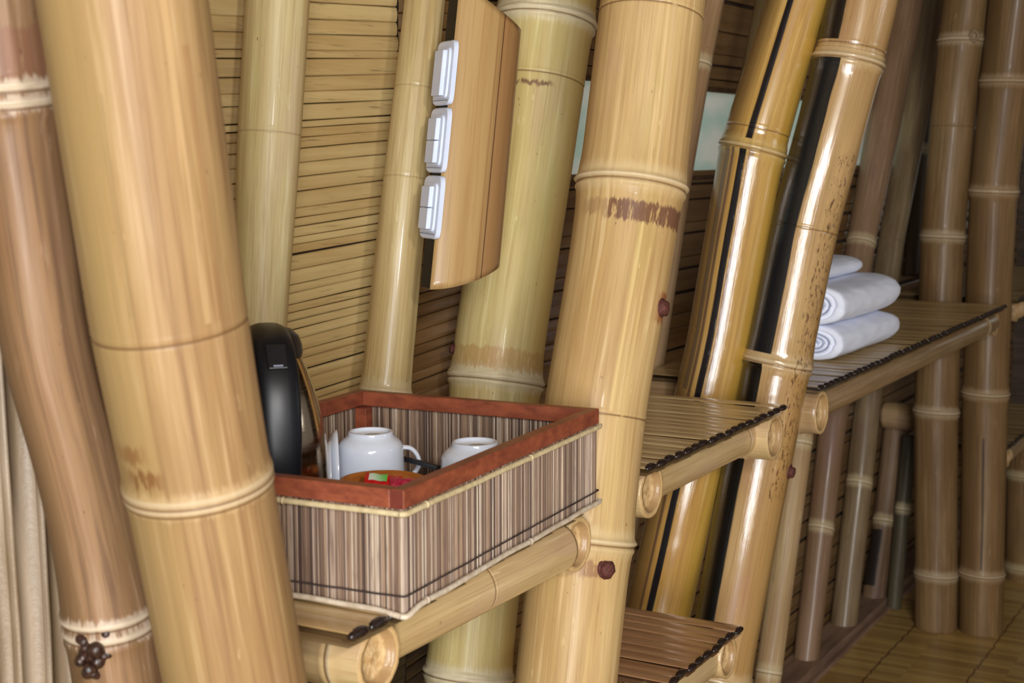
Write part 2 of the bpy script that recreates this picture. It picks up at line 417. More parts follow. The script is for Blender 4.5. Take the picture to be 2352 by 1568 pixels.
poleG, cG = pole('thickest golden bamboo pole in the middle, with a dark brown stain below its raised ring',
     [(1500, 0, 242, 'x', -.12), (1456, 385, 246, 'x', -.12), (1425, 600, 240, 'x', -.12), (1367, 930, 236, 'x', -.12), (1300, 1568, 236, 'x', -.12)],
     [(-2, 'line'), (400, 'ridge'), (938, 'line'), (1240, 'ridge')],
     dict(light=(206, 172, 112), mid=(190, 152, 92), dark=(152, 112, 62), nodecol=(216, 190, 140), streak=.5, stripes=[(500, 938, .27, .33, (222, 192, 124), .65, .1), (560, 1235, .50, .545, (214, 182, 118), .5, .1), (0, 395, .38, .45, (220, 190, 132), .5, .15)],
     bands=[(452, 500, -.42, 1.2, (108, 66, 46), .9), (455, 495, -.8, -.5, (140, 96, 66), .5), (1290, 1320, .0, .6, (126, 76, 46), .6), (650, 720, .86, 1.3, (150, 80, 24), .9)]),
     seed=6, bolts=[(690, .93, .0125, 1), (1302, .52, .0125, 1)])
pole('thin pinkish-brown bamboo pole tucked directly behind the thickest middle pole',
     [(1638, 0, 52, 'x', -.585), (1612, 130, 52, 'x', -.585), (1568, 380, 52, 'x', -.585), (1490, 880, 58, 'x', -.59)], [(135, 'soft'), (1283, 'line')],
     dict(light=(176, 142, 100), mid=(160, 122, 80), dark=(112, 80, 50)), seed=7, auto=False)
pole('short visible length of pale thin pole at the top edge behind the black-striped pole',
     [(1752, 0, 34, 'x', -.6), (1722, 150, 34, 'x', -.6)], [(400, 'line')], dict(light=(196, 176, 128), mid=(180, 156, 104), dark=(130, 100, 62)), seed=8, zlo=1.9)

BLK = (22, 20, 24)
pole('glossy yellow bamboo pole with a narrow black stripe down its face',
     [(1831, 0, 142, 't', 3.275), (1728, 340, 152, 't', 3.295), (1648, 800, 148, 't', 3.33), (1624, 905, 150, 't', 3.34), (1508, 1420, 152, 't', 3.38)],
     [(290, 'line'), (338, 'ridge')],
     dict(light=(206, 164, 84), mid=(190, 142, 60), dark=(138, 92, 40), rough=.22, coat=1., nodecol=(206, 178, 110), nodepale=.5,
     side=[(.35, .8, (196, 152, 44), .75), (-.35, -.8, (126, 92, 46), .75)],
     stripes=[(0, 322, -.32, -.12, BLK, 1, .06), (345, 1568, -.40, -.20, BLK, 1, .08), (345, 1568, -.62, -.54, (86, 60, 52), .8, .05), (345, 905, -.8, -.66, (70, 60, 56), .6, .08),
              (345, 905, -.12, .06, (120, 96, 92), .6, .45)]), seed=9, auto=False)
poleI, cI = pole('glossy bamboo pole with a black left flank and dark speckles, left of the towels',
     [(1980, 0, 168, 't', 3.25), (1957, 110, 162, 't', 3.255), (1847, 520, 158, 't', 3.275), (1788, 820, 156, 't', 3.29), (1722, 1150, 156, 't', 3.305), (1646, 1568, 150, 't', 3.325)],
     [(92, 'line'), (128, 'ridge'), (520, 'line'), (832, 'rough'), (1562, 'ridge')],
     dict(light=(200, 162, 104), mid=(180, 138, 82), dark=(136, 94, 52), rough=.24, coat=1., nodecol=(214, 186, 136),
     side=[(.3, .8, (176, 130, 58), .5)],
     stripes=[(0, 92, -1.2, -.42, (34, 28, 24), 1, .1), (135, 818, -1.2, -.22, (26, 28, 30), 1, .2), (845, 1568, -1.2, -.40, (24, 21, 16), 1, .08)],
     speck=(300, 1180, .42, .95)), seed=10, bolts=[(1070, .97, .013, 1)])
o, _ = pole('thin pale bamboo leg under the far shelf, close behind the speckled glossy pole',
     [(1838, 1000, 60, 'x', -.45), (1765, 1550, 60, 'x', -.45)], [(1545, 'soft'), (1010, 'soft')], dict(light=(190, 160, 112), mid=(172, 138, 92), dark=(130, 98, 60)), seed=11, zhi=1.165, auto=False)
pole('thin purplish-brown pole rising behind the folded towels, nearer of the pair',
     [(2082, 0, 78, 'x', -.6), (2027, 300, 78, 'x', -.6), (1980, 540, 68, 'x', -.6), (1912, 980, 62, 'x', -.6), (1850, 1530, 57, 'x', -.6)], [(545, 'soft'), (1205, 'soft')],
     dict(light=(150, 118, 88), mid=(130, 98, 68), dark=(94, 68, 48), rough=.45, coat=.1), seed=12, auto=False)
pole('thin greenish-brown pole rising behind the folded towels, farther of the pair',
     [(2142, 0, 60, 'x', -.6), (2092, 320, 60, 'x', -.6), (2049, 540, 60, 'x', -.6), (1995, 915, 60, 'x', -.6), (1935, 1460, 61, 'x', -.6)], [(543, 'line'), (1105, 'soft')],
     dict(light=(146, 124, 88), mid=(120, 96, 66), dark=(84, 62, 42), rough=.42, coat=.15), seed=13, auto=False)
poleL, cL = pole('sturdy brown post with a bud on its top ring, beyond the white towels',
     [(2220, 0, 104, 'y', 4.05), (2192, 240, 102, 'y', 4.02), (2165, 540, 98, 'y', 3.99), (2160, 690, 96, 'y', 3.97), (2150, 940, 98, 'y', 3.95), (2150, 1445, 94, 'y', 3.93)],
     [(85, 'ridge'), (283, 'line'), (545, 'ridge'), (950, 'rough'), (1325, 'ridge')],
     dict(light=(140, 110, 68), mid=(120, 88, 50), dark=(84, 56, 30), nodecol=(190, 168, 132)), seed=14)
pb, nb = cL.surf(cL.s_at(84), .45); mb = MB(); vs, fs = tube(crv([pb+nb*.004+Vector((0, 0, -.02)), pb+nb*.012+Vector((.012, .006, 0)), pb+nb*.006+Vector((0, 0, .02)), pb+nb*.01+Vector((-.012, -.006, 0)), pb+nb*.004+Vector((0, 0, -.02))], 6), .006, 8)
mb.add(vs, fs); o = mb.build('bud_scar', bamboo_mat('bud', (176, 150, 116), (150, 120, 84), (110, 80, 50)), poleL, True)
pole('sturdy brown bamboo post with a long split, right post of the pair beyond the towels',
     [(2332, 0, 118, 'y', 4.02), (2282, 430, 106, 'y', 4.02), (2270, 690, 104, 'y', 4.02), (2262, 940, 101, 'y', 4.0), (2252, 1452, 98, 'y', 3.98)],
     [(440, 'rough'), (908, 'ridge'), (1325, 'ridge')],
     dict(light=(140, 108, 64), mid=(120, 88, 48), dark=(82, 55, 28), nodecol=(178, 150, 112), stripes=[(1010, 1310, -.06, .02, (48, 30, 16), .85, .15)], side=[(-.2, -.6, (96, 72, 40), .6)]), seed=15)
pole('bamboo post at the right frame edge below the small low shelf',
     [(2366, 1070, 104, 'y', 4.75), (2362, 1350, 104, 'y', 4.75)], [(1310, 'ridge')], dict(light=(140, 108, 66), mid=(118, 86, 50), dark=(84, 58, 32)), seed=16, zhi=.6)
pole('crooked timber stub with a charred black patch in the dark low corner',
     [(2052, 1020, 52, 'x', -.6), (2030, 1200, 48, 'x', -.6), (2006, 1378, 54, 'x', -.6)], [(1190, 'rough')],
     dict(light=(140, 112, 80), mid=(112, 84, 58), dark=(66, 46, 32), stripes=[(1215, 1345, -1.2, -.1, (18, 18, 22), .9, .9)]), seed=17, zhi=.64, name='timber_stub')
pole('faint greenish bamboo post standing in the dark just left of the brown posts',
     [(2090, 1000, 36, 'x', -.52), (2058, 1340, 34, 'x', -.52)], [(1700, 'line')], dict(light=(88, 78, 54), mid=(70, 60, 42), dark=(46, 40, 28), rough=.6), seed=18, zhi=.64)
pole('dim slim pole behind the towels, in the shadow left of the brown posts',
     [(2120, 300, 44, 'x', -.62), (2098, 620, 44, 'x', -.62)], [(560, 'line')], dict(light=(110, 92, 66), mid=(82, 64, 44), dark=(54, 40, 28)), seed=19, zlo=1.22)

# ------------------------------------------------------------------ shelves
cut = NT('cut_bamboo_end'); fvs = cut.sep(cut.attr('fv')); nz = cut.noise(cut.vmul(cut.attr('bc'), (90, 90, 90)), 1, 4, .6)
cc = cut.mix(cut.ss(nz, .35, .7), lin((218, 186, 136)), lin((188, 148, 96)))
cc = cut.mix(cut.ss(fvs[0], .6, .72), cc, lin((168, 134, 90))); cc = cut.mix(cut.ss(fvs[0], .78, .86), cc, lin((208, 172, 118)))
cut.bump(nz, .4, .003); cut.fin(cc, .42, 0, .2)
END = cut.m
slat_mat = strip_mat('slat', (228, 198, 142), (196, 158, 104), (2.5, 60, 60), .3, .35, None, .3, .2)
slat_mat2 = strip_mat('slat_low', (206, 160, 116), (166, 118, 78), (2.5, 60, 60), .28, .4, None, .3, .2)
slat_mat3 = strip_mat('slat_far', (196, 166, 112), (162, 130, 82), (2.5, 60, 60), .35, .2, None, .3, .2)
dark_end = simple('dark_slat_end', (22, 16, 14), (48, 32, 28), .35, 0, (200, 200, 200), coat=.3)
def rod(p, q, r, nodes, mat, name, parent, capa=None, capb=None, seed=0, label=None, taper=0):
    p, q = Vector(p), Vector(q); fr = Vector((.6, -.5, .6))
    n = 5; c = Culm([p.lerp(q, i/n) for i in range(n+1)], [r*(1+taper*i/n) for i in range(n+1)], fr.normalized())
    c.nodes = [(c.tot*f, k) for f, k in nodes] or [(99, 'line')]
    ms = [mat, END]
    o = link(name, c.mesh(name, 40, seed, capa, capb), ms, parent)
    if label: o['label'] = label
    return o, c
rodm = bamboo_mat('rail_bamboo', (212, 182, 128), (198, 162, 104), (156, 116, 64), seed=31, rough=.36, coat=.25, nodecol=(202, 168, 114), streak=.35)
rodm2 = bamboo_mat('rail_bamboo_dim', (182, 150, 106), (164, 130, 86), (118, 86, 52), seed=32, rough=.34, coat=.3, nodecol=(190, 160, 112))
def shelf(label, y0, y1, xf, xb, z, sw, smat, bars, rail, rmat, seed, group=None, slant=0.):
    root = empty('bamboo_shelf', (xf, y0, z)); tag(root, label, 'shelf')
    mb = MB(); me_ = MB(); n = max(1, round((y1-y0)/sw)); w = (y1-y0)/n; rr = random.Random(seed)
    for i in range(n):
        yc = y0+w*(i+.5); h = .0024+rr.uniform(-.0004, .0004); rv = rr.random(); xo = rr.uniform(-.003, .003); tilt = rr.uniform(-.002, .002)
        K = 7; vs = []; fs = []; sh = []
        xq = xf+slant*(yc-y0)/(y1-y0); xs = [xb, xb*.66+xq*.34, xb*.33+xq*.67, xq+xo]
        for j, x in enumerate(xs):
            for k in range(K):
                a = math.pi*k/(K-1); yy = yc-math.cos(a)*w*.501; zz = z-h+math.sin(a)**.8*h+tilt*j*.4
                vs.append((x, yy, zz)); sh.append(.10 if k in (0, K-1) else 0)
        nb_ = len(xs)
        for j in range(nb_-1):
            for k in range(K-1): fs.append((j*K+k, (j+1)*K+k, (j+1)*K+k+1, j*K+k+1))
        b = len(vs)
        for j, x in enumerate(xs):
            vs += [(x, yc-w*.495, z-.016), (x, yc+w*.495, z-.016)]; sh += [.3, .3]
        fs.append((b, b+2, b+4, b+6, b+7, b+5, b+3, b+1))
        fs.append((0, b, b+1, K-1)+tuple(range(K-2, 0, -1)))
        mb.add(vs, fs, 0, rnd=rv, shade=sh)
        # dark lens shaped end
        ev = []; ef = []; S = 12
        for q, dx in ((1.0, -.002), (1.02, .002), (.9, .0045), (.5, .006)):
            for k in range(S):
                a = 2*math.pi*k/S; ev.append((xq+xo+dx, yc+math.cos(a)*w*.49*q, z-.0045+math.sin(a)*.0062*q*(1+.2*math.sin(a))))
        for j in range(3):
            for k in range(S): k2 = (k+1) % S; ef.append((j*S+k, j*S+k2, (j+1)*S+k2, (j+1)*S+k))
        ef.append(tuple(3*S+k for k in range(S)))
        me_.add(ev, ef)
    mb.build('slat_deck', smat, root, False)
    o = me_.build('dark_edge', dark_end, root, True); o['label'] = 'row of dark burnt slat ends'
    for (yb, rb, xe, zb, sd) in bars:
        rod((xb-.03, yb, zb), (xe, yb, zb), rb, [(.9 if sd % 2 else .84, 'ridge')], rmat, 'crossbar', root, None, 1, sd)
    if rail:
        (ya, yb, xr, zr, rr_, nds) = rail
        rod((xr, ya, zr), (xr+.0, yb, zr), rr_, nds, rmat, 'front_rail', root, None, None, seed+5)
    localise(root)
    return root
Z1 = 1.2
shelf('near bamboo slat shelf holding the tray', -.085, .578, -.014, -.425, Z1, .04, slat_mat,
      [(.012, .0425, -.045, 1.138, 1), (.565, .0415, -.068, 1.1405, 2)], (.046, .532, -.088, 1.142, .037, [(.52, 'line')]), rodm, 41, None, -.05)
shelf('empty middle bamboo slat shelf right of the thickest pole', .86, 1.556, -.092, -.43, Z1, .0395, slat_mat,
      [(.945, .047, -.12, 1.139, 3), (1.508, .0475, -.098, 1.139, 4)], (.985, 1.47, -.160, 1.142, .0395, [(.93, 'soft')]), rodm, 42)
shelf('far bamboo slat shelf carrying the folded white towels', 1.815, 3.83, -.107, -.545, Z1, .0365, slat_mat3,
      [(1.845, .0485, -.108, 1.137, 5), (3.79, .042, -.13, 1.14, 6)], (1.885, 3.765, -.152, 1.142, .0365, [(.46, 'line'), (.93, 'ridge')]), rodm2, 43)
shelf('low bamboo slat shelf at the bottom edge beneath the middle shelf', .95, 1.305, -.086, -.38, .8, .04, slat_mat2,
      [(1.268, .041, -.098, .744, 7)], (.9, 1.236, -.142, .744, .040, [(.1, 'ridge')]), rodm, 44)
shelf('small dim slat shelf at the right frame edge behind the split brown post', 4.27, 5.3, -.17, -.56, .62, .045, slat_mat3,
      [(4.31, .034, -.17, .575, 8)], (4.34, 5.2, -.19, .578, .03, []), rodm2, 45)
shelf('bamboo shelf continuing past the brown posts at the right frame edge', 4.05, 5.6, -.11, -.545, 1.2, .045, slat_mat3,
      [(4.14, .04, -.13, 1.15, 9)], (4.18, 5.5, -.14, 1.15, .034, []), rodm2, 46)
# log across the corner
o, _ = rod((-.64, 4.3, .70), (-.21, 4.3, .70), .052, [(.5, 'line')], rodm2, 'bamboo_log', None, None, None, 51)
tag(o, 'short horizontal log crossing the dark corner left of the brown posts', 'log')

# ------------------------------------------------------------------ tray
TY = -.077; TL, TW, TH, TR = .589, .415, .145, .0225
ta = Vector((math.sin(TY), math.cos(TY), 0)); tb = Vector((-math.cos(TY), math.sin(TY), 0)); TO = Vector((0, 0, Z1)); zz = Vector((0, 0, 1))
tray = empty('serving_tray', TO); tag(tray, 'open rectangular tray with red-brown wooden rim and striped stick sides', 'tray')
red = NT('red_wood'); v = red.vmul(red.obj(), (30, 30, 70)); g = red.noise(v, 1, 5, .65)
rc = red.mix(red.ss(g, .3, .72), lin((156, 82, 52)), lin((120, 58, 38))); red.bump(g, .3, .001); red.fin(rc, .5, 0, .08)
redd = NT('red_wood_end'); g = redd.noise(redd.vmul(redd.obj(), (150, 150, 150)), 1, 4, .6)
redd.fin(redd.mix(g, lin((96, 38, 24)), lin((122, 52, 34))), .6)
RW = .018
def tp(a, b, z): return TO+ta*a+tb*b+zz*z
for (c, ha, hb) in (((RW/2, TW/2), RW/2, TW/2-RW), ((TL-RW/2, TW/2), RW/2, TW/2-RW), ((TL/2, RW/2), TL/2, RW/2), ((TL/2, TW-RW/2), TL/2, RW/2)):
    mb = MB(); mb.box(tp(c[0], c[1], TH-TR/2), ta*ha, tb*hb, zz*(TR/2)); o = mb.build('rim', red.m, tray, False, .0015)
    if ha > .1:
        e = MB(); e.box(tp(-.0002, c[1], TH-TR/2), ta*.0004, tb*(RW/2-.001), zz*(TR/2-.001)); e.build('end_grain', redd.m, o)
for a_, b_ in ((RW, RW), (TL-RW, RW), (RW, TW-RW), (TL-RW, TW-RW)):
    mb = MB(); sa_ = 1 if a_ < .1 else -1; sb_ = 1 if b_ < .1 else -1
    mb.box(tp(a_+sa_*.006, b_+sb_*.006, (TH-TR)/2), ta*.010, tb*.010, zz*((TH-TR)/2-.001)); mb.build('corner_post', red.m, tray, False, .001)
mb = MB(); mb.box(tp(TL/2, TW/2, .0045), ta*(TL/2-.012), tb*(TW/2-.012), zz*.003); mb.build('tray_floor', simple('tray_floor', (126, 92, 62), (92, 64, 44), .6, 0, (6, 90, 6)), tray)
stick = NT('stick'); r_ = stick.attr('rnd', 'Fac'); ramp = stick.n.new('ShaderNodeValToRGB'); stick.l.new(r_, ramp.inputs[0])
el = ramp.color_ramp.elements; cols = [(0, (66, 50, 44)), (.2, (104, 82, 66)), (.45, (138, 112, 92)), (.65, (160, 132, 104)), (.82, (172, 150, 132)), (1, (206, 188, 164))]
el[0].position = 0; el[0].color = lin(cols[0][1]); el[1].position = 1; el[1].color = lin(cols[-1][1])
for p_, c_ in cols[1:-1]: e = el.new(p_); e.color = lin(c_)
gn = stick.noise(stick.vmul(stick.obj(), (300, 300, 14)), 1, 4, .6)
stick.fin(stick.mix(stick.math('MULTIPLY', stick.ss(gn, .45, .72), .6), ramp.outputs[0], lin((84, 58, 44))), .55)
def panel(p0, p1, nrm, zb0, zb1):
    """wall of thin upright sticks from p0 to p1"""
    mb = MB(); d = p1-p0; L = d.length; u = d/L; x = 0
    while x < L:
        w = R.uniform(.0016, .0034); c0 = p0+u*(x+w/2); h = zb1+R.uniform(-.001, .001); bz = R.uniform(0, .0015); q = R.random(); vs = []; b = R.uniform(.0008, .0016)
        for z in (zb0+bz, h):
            for (du, dn) in ((-.5, 0), (-.35, b*.8), (0, b), (.35, b*.8), (.5, 0)): vs.append(c0+u*(du*w)+nrm*dn+zz*z)
            for (du, dn) in ((.5, -.002), (-.5, -.002)): vs.append(c0+u*(du*w)+nrm*dn+zz*z)
        fs = [(i, (i+1) % 7, 7+(i+1) % 7, 7+i) for i in range(7)]
        mb.add(vs, fs, 0, rnd=q); x += w
    return mb
dn = .0035
for (p0, p1, nrm) in ((tp(0, .004, 0)+ta*dn, tp(0, TW-.004, 0)+ta*dn, -ta), (tp(TL, .004, 0)-ta*dn, tp(TL, TW-.004, 0)-ta*dn, ta), (tp(.004, 0, 0)+tb*dn, tp(TL-.004, 0, 0)+tb*dn, -tb), (tp(.004, TW, 0)-tb*dn, tp(TL-.004, TW, 0)-tb*dn, tb)):
    mb = panel(p0, p1, nrm, .0, TH-TR+.0005); m2 = panel(p0-nrm*.004, p1-nrm*.004, -nrm, .004, TH-TR)
    mb.add(m2.v, m2.f, 0, rnd=m2.a['rnd']); mb.build('stick_panel', stick.m, tray, False)
cream = simple('cream_cane', (222, 204, 160), (196, 176, 132), .5, 0, (90, 90, 90))
cream2 = simple('cream_cane_low', (224, 208, 184), (196, 176, 150), .5, 0, (90, 90, 90))
def loop(zf, off, r_, mat, name, rc=.006, label=None, elli=1.):
    pts = []
    def seg(p, q, n):
        for i in range(n): pts.append(p.lerp(q, i/n))
    P = [tp(-off, -off, 0), tp(TL+off, -off, 0), tp(TL+off, TW+off, 0), tp(-off, TW+off, 0)]
    base = []
    for i in range(4):
        p, q, w = P[i-1], P[i], P[(i+1) % 4]; a = (p-q).normalized(); b = (w-q).normalized()
        base.append(q+a*rc); base.append(q+(a+b)*rc*.25); base.append(q+b*rc)
    for i in range(12):
        p, q = base[i], base[(i+1) % 12]; n = 26 if (p-q).length > .05 else 2; seg(p, q, n)
    pts = [p+zz*zf(p, i) for i, p in enumerate(pts)]; pts.append(pts[0].copy())
    mb = MB(); vs, fs = tube(pts, r_, 10, False, elli, Vector((0, 0, 1))); mb.add(vs, fs)
    for k in range(6, len(pts)-1, 13):   # small joints of the cane
        d = (pts[k+1]-pts[k]).normalized(); v2, f2 = tube([pts[k]-d*.0012, pts[k]+d*.0012], r_*1.25, 10, True); mb.add(v2, f2)
    o = mb.build(name, mat, tray, True)
    if label: o['label'] = label
loop(lambda p, i: TH-TR-.0045+.0012*mn.noise(p*9), .0022, .0036, cream, 'upper_cane', label='cream cane strip under the rim')
def lowz(p, i):
    d = min((p-tp(0, 0, 0)).length, .2); return .0045+.0022*mn.noise(p*14)-(.006*math.exp(-(d/.022)**2))
loop(lowz, .0022, .0036, cream2, 'lower_cane', label='pale cane strip along the bottom')
loop(lambda p, i: .0215+.0008*mn.noise(p*40), .0004, .0011, simple('thread', (40, 32, 32), (66, 54, 50), .7), 'stitch_thread', label='dark stitched thread')
localise(tray)

# ------------------------------------------------------------------ kettle
steel = NT('brushed_steel'); g = steel.noise(steel.vmul(steel.obj(), (4, 4, 300)), 1, 3, .5); steel.fin(lin((176, 158, 134)), steel.ss(g, .3, .7, .10, .2), 1.)
plastic = simple('black_plastic', (16, 17, 21), (20, 21, 26), .36, 0, spec=.45)
KT = at(616, 1200, 't', 1.985)[0]; KT.z = Z1+.008; kettle = empty('electric_kettle', KT); tag(kettle, 'electric kettle with polished steel body and large black handle, standing in the tray', 'kettle')
Kd = (CAM-KT); Kd.z = 0; Kd.normalize(); Kr = Vector((Rt.x, Rt.y, 0)).normalized()
ph = math.radians(9); hd = (Kd*math.cos(ph)+Kr*math.sin(ph)).normalized(); hs = zz.cross(hd)
mb = MB(); vs, fs = lathe([(.0, 0), (.074, 0), (.078, .004), (.078, .016), (.07, .020), (0, .020)], KT); mb.add(vs, fs); mb.build('power_base', plastic, kettle, True)
mb = MB(); vs, fs = lathe([(0, .021), (.076, .021), (.080, .026), (.0815, .05), (.0825, .085), (.0815, .115), (.078, .145), (.072, .175), (.064, .205), (.056, .228), (.050, .243), (.047, .250), (.0, .250)], KT, 64); mb.add(vs, fs); mb.build('body', steel.m, kettle, True)
mb = MB(); vs, fs = lathe([(.0485, .244), (.0505, .251), (.0495, .262), (.0455, .273), (.036, .282), (.018, .287), (0, .288)], KT, 48); mb.add(vs, fs); ld = mb.build('lid', plastic, kettle, True)
# handle: wide rounded strap leaving the lid and dropping to the base in front of the body
path = [(-.01, .276), (.02, .283), (.055, .279), (.085, .262), (.108, .228), (.122, .18), (.127, .13), (.124, .08), (.114, .04), (.100, .018)]
path = crv([KT+hd*a+zz*b for a, b in path], 6); n = len(path); W = []
for i in range(n):
    t = i/(n-1); W.append(.020+.007*math.sin(math.pi*min(1, t*1.15))+.0)
vs = []; fs = []; S = 20
for i, p in enumerate(path):
    t = (path[min(i+1, n-1)]-path[max(i-1, 0)]).normalized(); nr = t.cross(hs); nr = nr if nr.dot(hd+zz*.6) > 0 else -nr
    for k in range(S):
        a = 2*math.pi*k/S; ca, sa_ = math.cos(a), math.sin(a)
        vs.append(p+hs*(math.copysign(abs(ca)**.8, ca)*W[i])+nr*(math.copysign(abs(sa_)**.8, sa_)*.0105))
for i in range(n-1):
    for k in range(S): k2 = (k+1) % S; fs.append((i*S+k, i*S+k2, (i+1)*S+k2, (i+1)*S+k))
fs += [tuple(range(S)), tuple((n-1)*S+k for k in range(S))]
mb = MB(); mb.add(vs, fs); hnd = mb.build('handle', plastic, kettle, True)
p = path[20]; t = (path[21]-path[19]).normalized(); nr = t.cross(hs); nr = nr if nr.dot(hd+zz) > 0 else -nr
mb = MB(); mb.box(p+nr*.010, t*.018, hs*.013, nr*.0025); o = mb.build('lid_button', simple('button', (26, 26, 28), rough=.4), hnd, False, .002)
mb = MB(); mb.box(p+nr*.0126+t*.014, t*.0012, hs*.006, nr*.0004); o = mb.build('button_mark', simple('mark', (150, 155, 170), rough=.3), hnd, False)
# pale blue strip up the flank of the body
gd = (Kd*math.cos(-.45)+Kr*math.sin(-.45)).normalized(); mb = MB()
vs, fs = tube([KT+gd*.0815+zz*.05, KT+gd*.0822+zz*.09, KT+gd*.0805+zz*.12, KT+gd*.076+zz*.15, KT+gd*.070+zz*.18], .0075, 12); mb.add(vs, fs)
mb.build('blue_strip', simple('pale_blue', (168, 188, 216), rough=.15), kettle, True)
# pouring spout on the side away from the handle
sd = -hd; vs = []; fs = []
sp = crv([KT+sd*.058+zz*.185, KT+sd*.068+zz*.215, KT+sd*.080+zz*.240, KT+sd*.092+zz*.252], 4)
vs, fs = tube(sp, [.03-.018*i/(len(sp)-1) for i in range(len(sp))], 16); mb = MB(); mb.add(vs, fs); mb.build('spout', steel.m, kettle, True)
localise(kettle)

# ------------------------------------------------------------------ crockery
china = simple('white_china', (232, 238, 248), (226, 232, 244), .12, 0, coat=.4)
rawring = simple('unglazed', (186, 176, 160), (160, 146, 130), .7)
def cup_mesh():
    mb = MB(); h = .082   # upside down: mouth at z=0, foot ring at the top
    prof = [(.0455, .001), (.0485, .0), (.0492, .003), (.0490, .03), (.0485, .048), (.0478, .058), (.0470, .0615), (.0465, .0625), (.0440, .0665), (.0395, .071), (.0352, .074), (.0335, .0765), (.0326, .0805), (.0322, h), (.0300, h+.0004), (.0285, h-.0015), (.0280, h-.0045), (.0150, h-.006), (.0, h-.0065)]
    vs, fs = lathe(prof, (0, 0, 0), 64); mb.add(vs, fs)
    vs, fs = lathe([(.0455, .001), (.0452, .03), (.044, .058), (.034, .070), (0, .072)], (0, 0, 0), 48); mb.add(vs, [f[::-1] for f in fs]); return mb
def make_cup(loc, hdir, label):
    root = empty('coffee_cup', loc); tag(root, label, 'cup')
    cup_mesh().build('bowl', china, root, True)
    mb = MB(); hx = Vector((math.cos(hdir), math.sin(hdir), 0))
    pts = crv([hx*.047+zz*.014, hx*.058+zz*.012, hx*.070+zz*.024, hx*.070+zz*.040, hx*.060+zz*.053, hx*.046+zz*.056], 6)
    vs, fs = tube(pts, .0036, 12, True, 1.7); mb.add(vs, fs); mb.build('handle', china, root, True)
    mb = MB(); vs, fs = lathe([(.0142, .0764), (.008, .0766), (0, .0766)], (.004, 0, 0), 20); mb.add(vs, fs); o = mb.build('foot_mark', rawring, root, True)
    return root
def saucer_mesh(r):
    prof = [(0, .003), (.022, .003), (.026, .0045), (.034, .004), (.045, .006), (.056, .010), (.063, .0145), (.0652, .0165), (.066, .0155), (.063, .0105), (.050, .003), (.036, .0), (.034, -.001), (.03, .0), (0, .0)]
    k = r/.066; mb = MB(); vs, fs = lathe([(a*k, b) for a, b in prof], (0, 0, 0), 64); mb.add(vs, fs); return mb
ZF = Z1+.0075
c1, _ = at(852, 1060, 't', 2.17); c2, _ = at(1091, 1060, 't', 2.09)
def saucer(loc, label, mtx=None, r=.066, group=None):
    o = saucer_mesh(r).build('saucer', china, None, True); tag(o, label, 'saucer', group)
    if mtx: o.matrix_world = mtx
    else: o.location = loc
    return o
sc1 = Vector((c1.x, c1.y, 0))+Vector((Rt.x, Rt.y, 0))*.016; sc2 = Vector((c2.x, c2.y, 0))
for k in range(2):
    saucer((sc1.x, sc1.y, ZF+.002+k*.010), ['lower white saucer of the pair under the cup beside the kettle', 'upper white saucer of the pair under the cup beside the kettle'][k])
    saucer((sc2.x, sc2.y, ZF+.002+k*.010), ['lower white saucer under the cup nearer the thick middle pole', 'upper white saucer under the cup nearer the thick middle pole'][k])
kr = math.atan2(Rt.y, Rt.x)
make_cup((c1.x, c1.y, ZF+.0275), kr+.25, 'white cup turned upside down beside the kettle, in the tray')
make_cup((c2.x, c2.y, ZF+.0275), kr+1.3, 'white cup turned upside down at the long tray side, farther from the kettle')
# two saucers on edge between kettle and cup
for i, (x, y, t, lab) in enumerate(((749, 1100, 2.12, 'white saucer standing on edge, the one nearer the kettle'), (764, 1100, 2.14, 'white saucer standing on edge, the one nearer the upturned cup'))):
    p, _ = at(x, y, 't', t); p.z = ZF+.053+i*.006; d = ray(x, y); d.z = 0; d.normalize(); nrm = d.cross(zz).normalized()
    nrm = (nrm+d*(.03 if i else .0)+zz*.01).normalized(); q = nrm.to_track_quat('Z', 'Y').to_matrix().to_4x4(); q.translation = p-nrm*.008; saucer(None, lab, q, .052+i*.006)
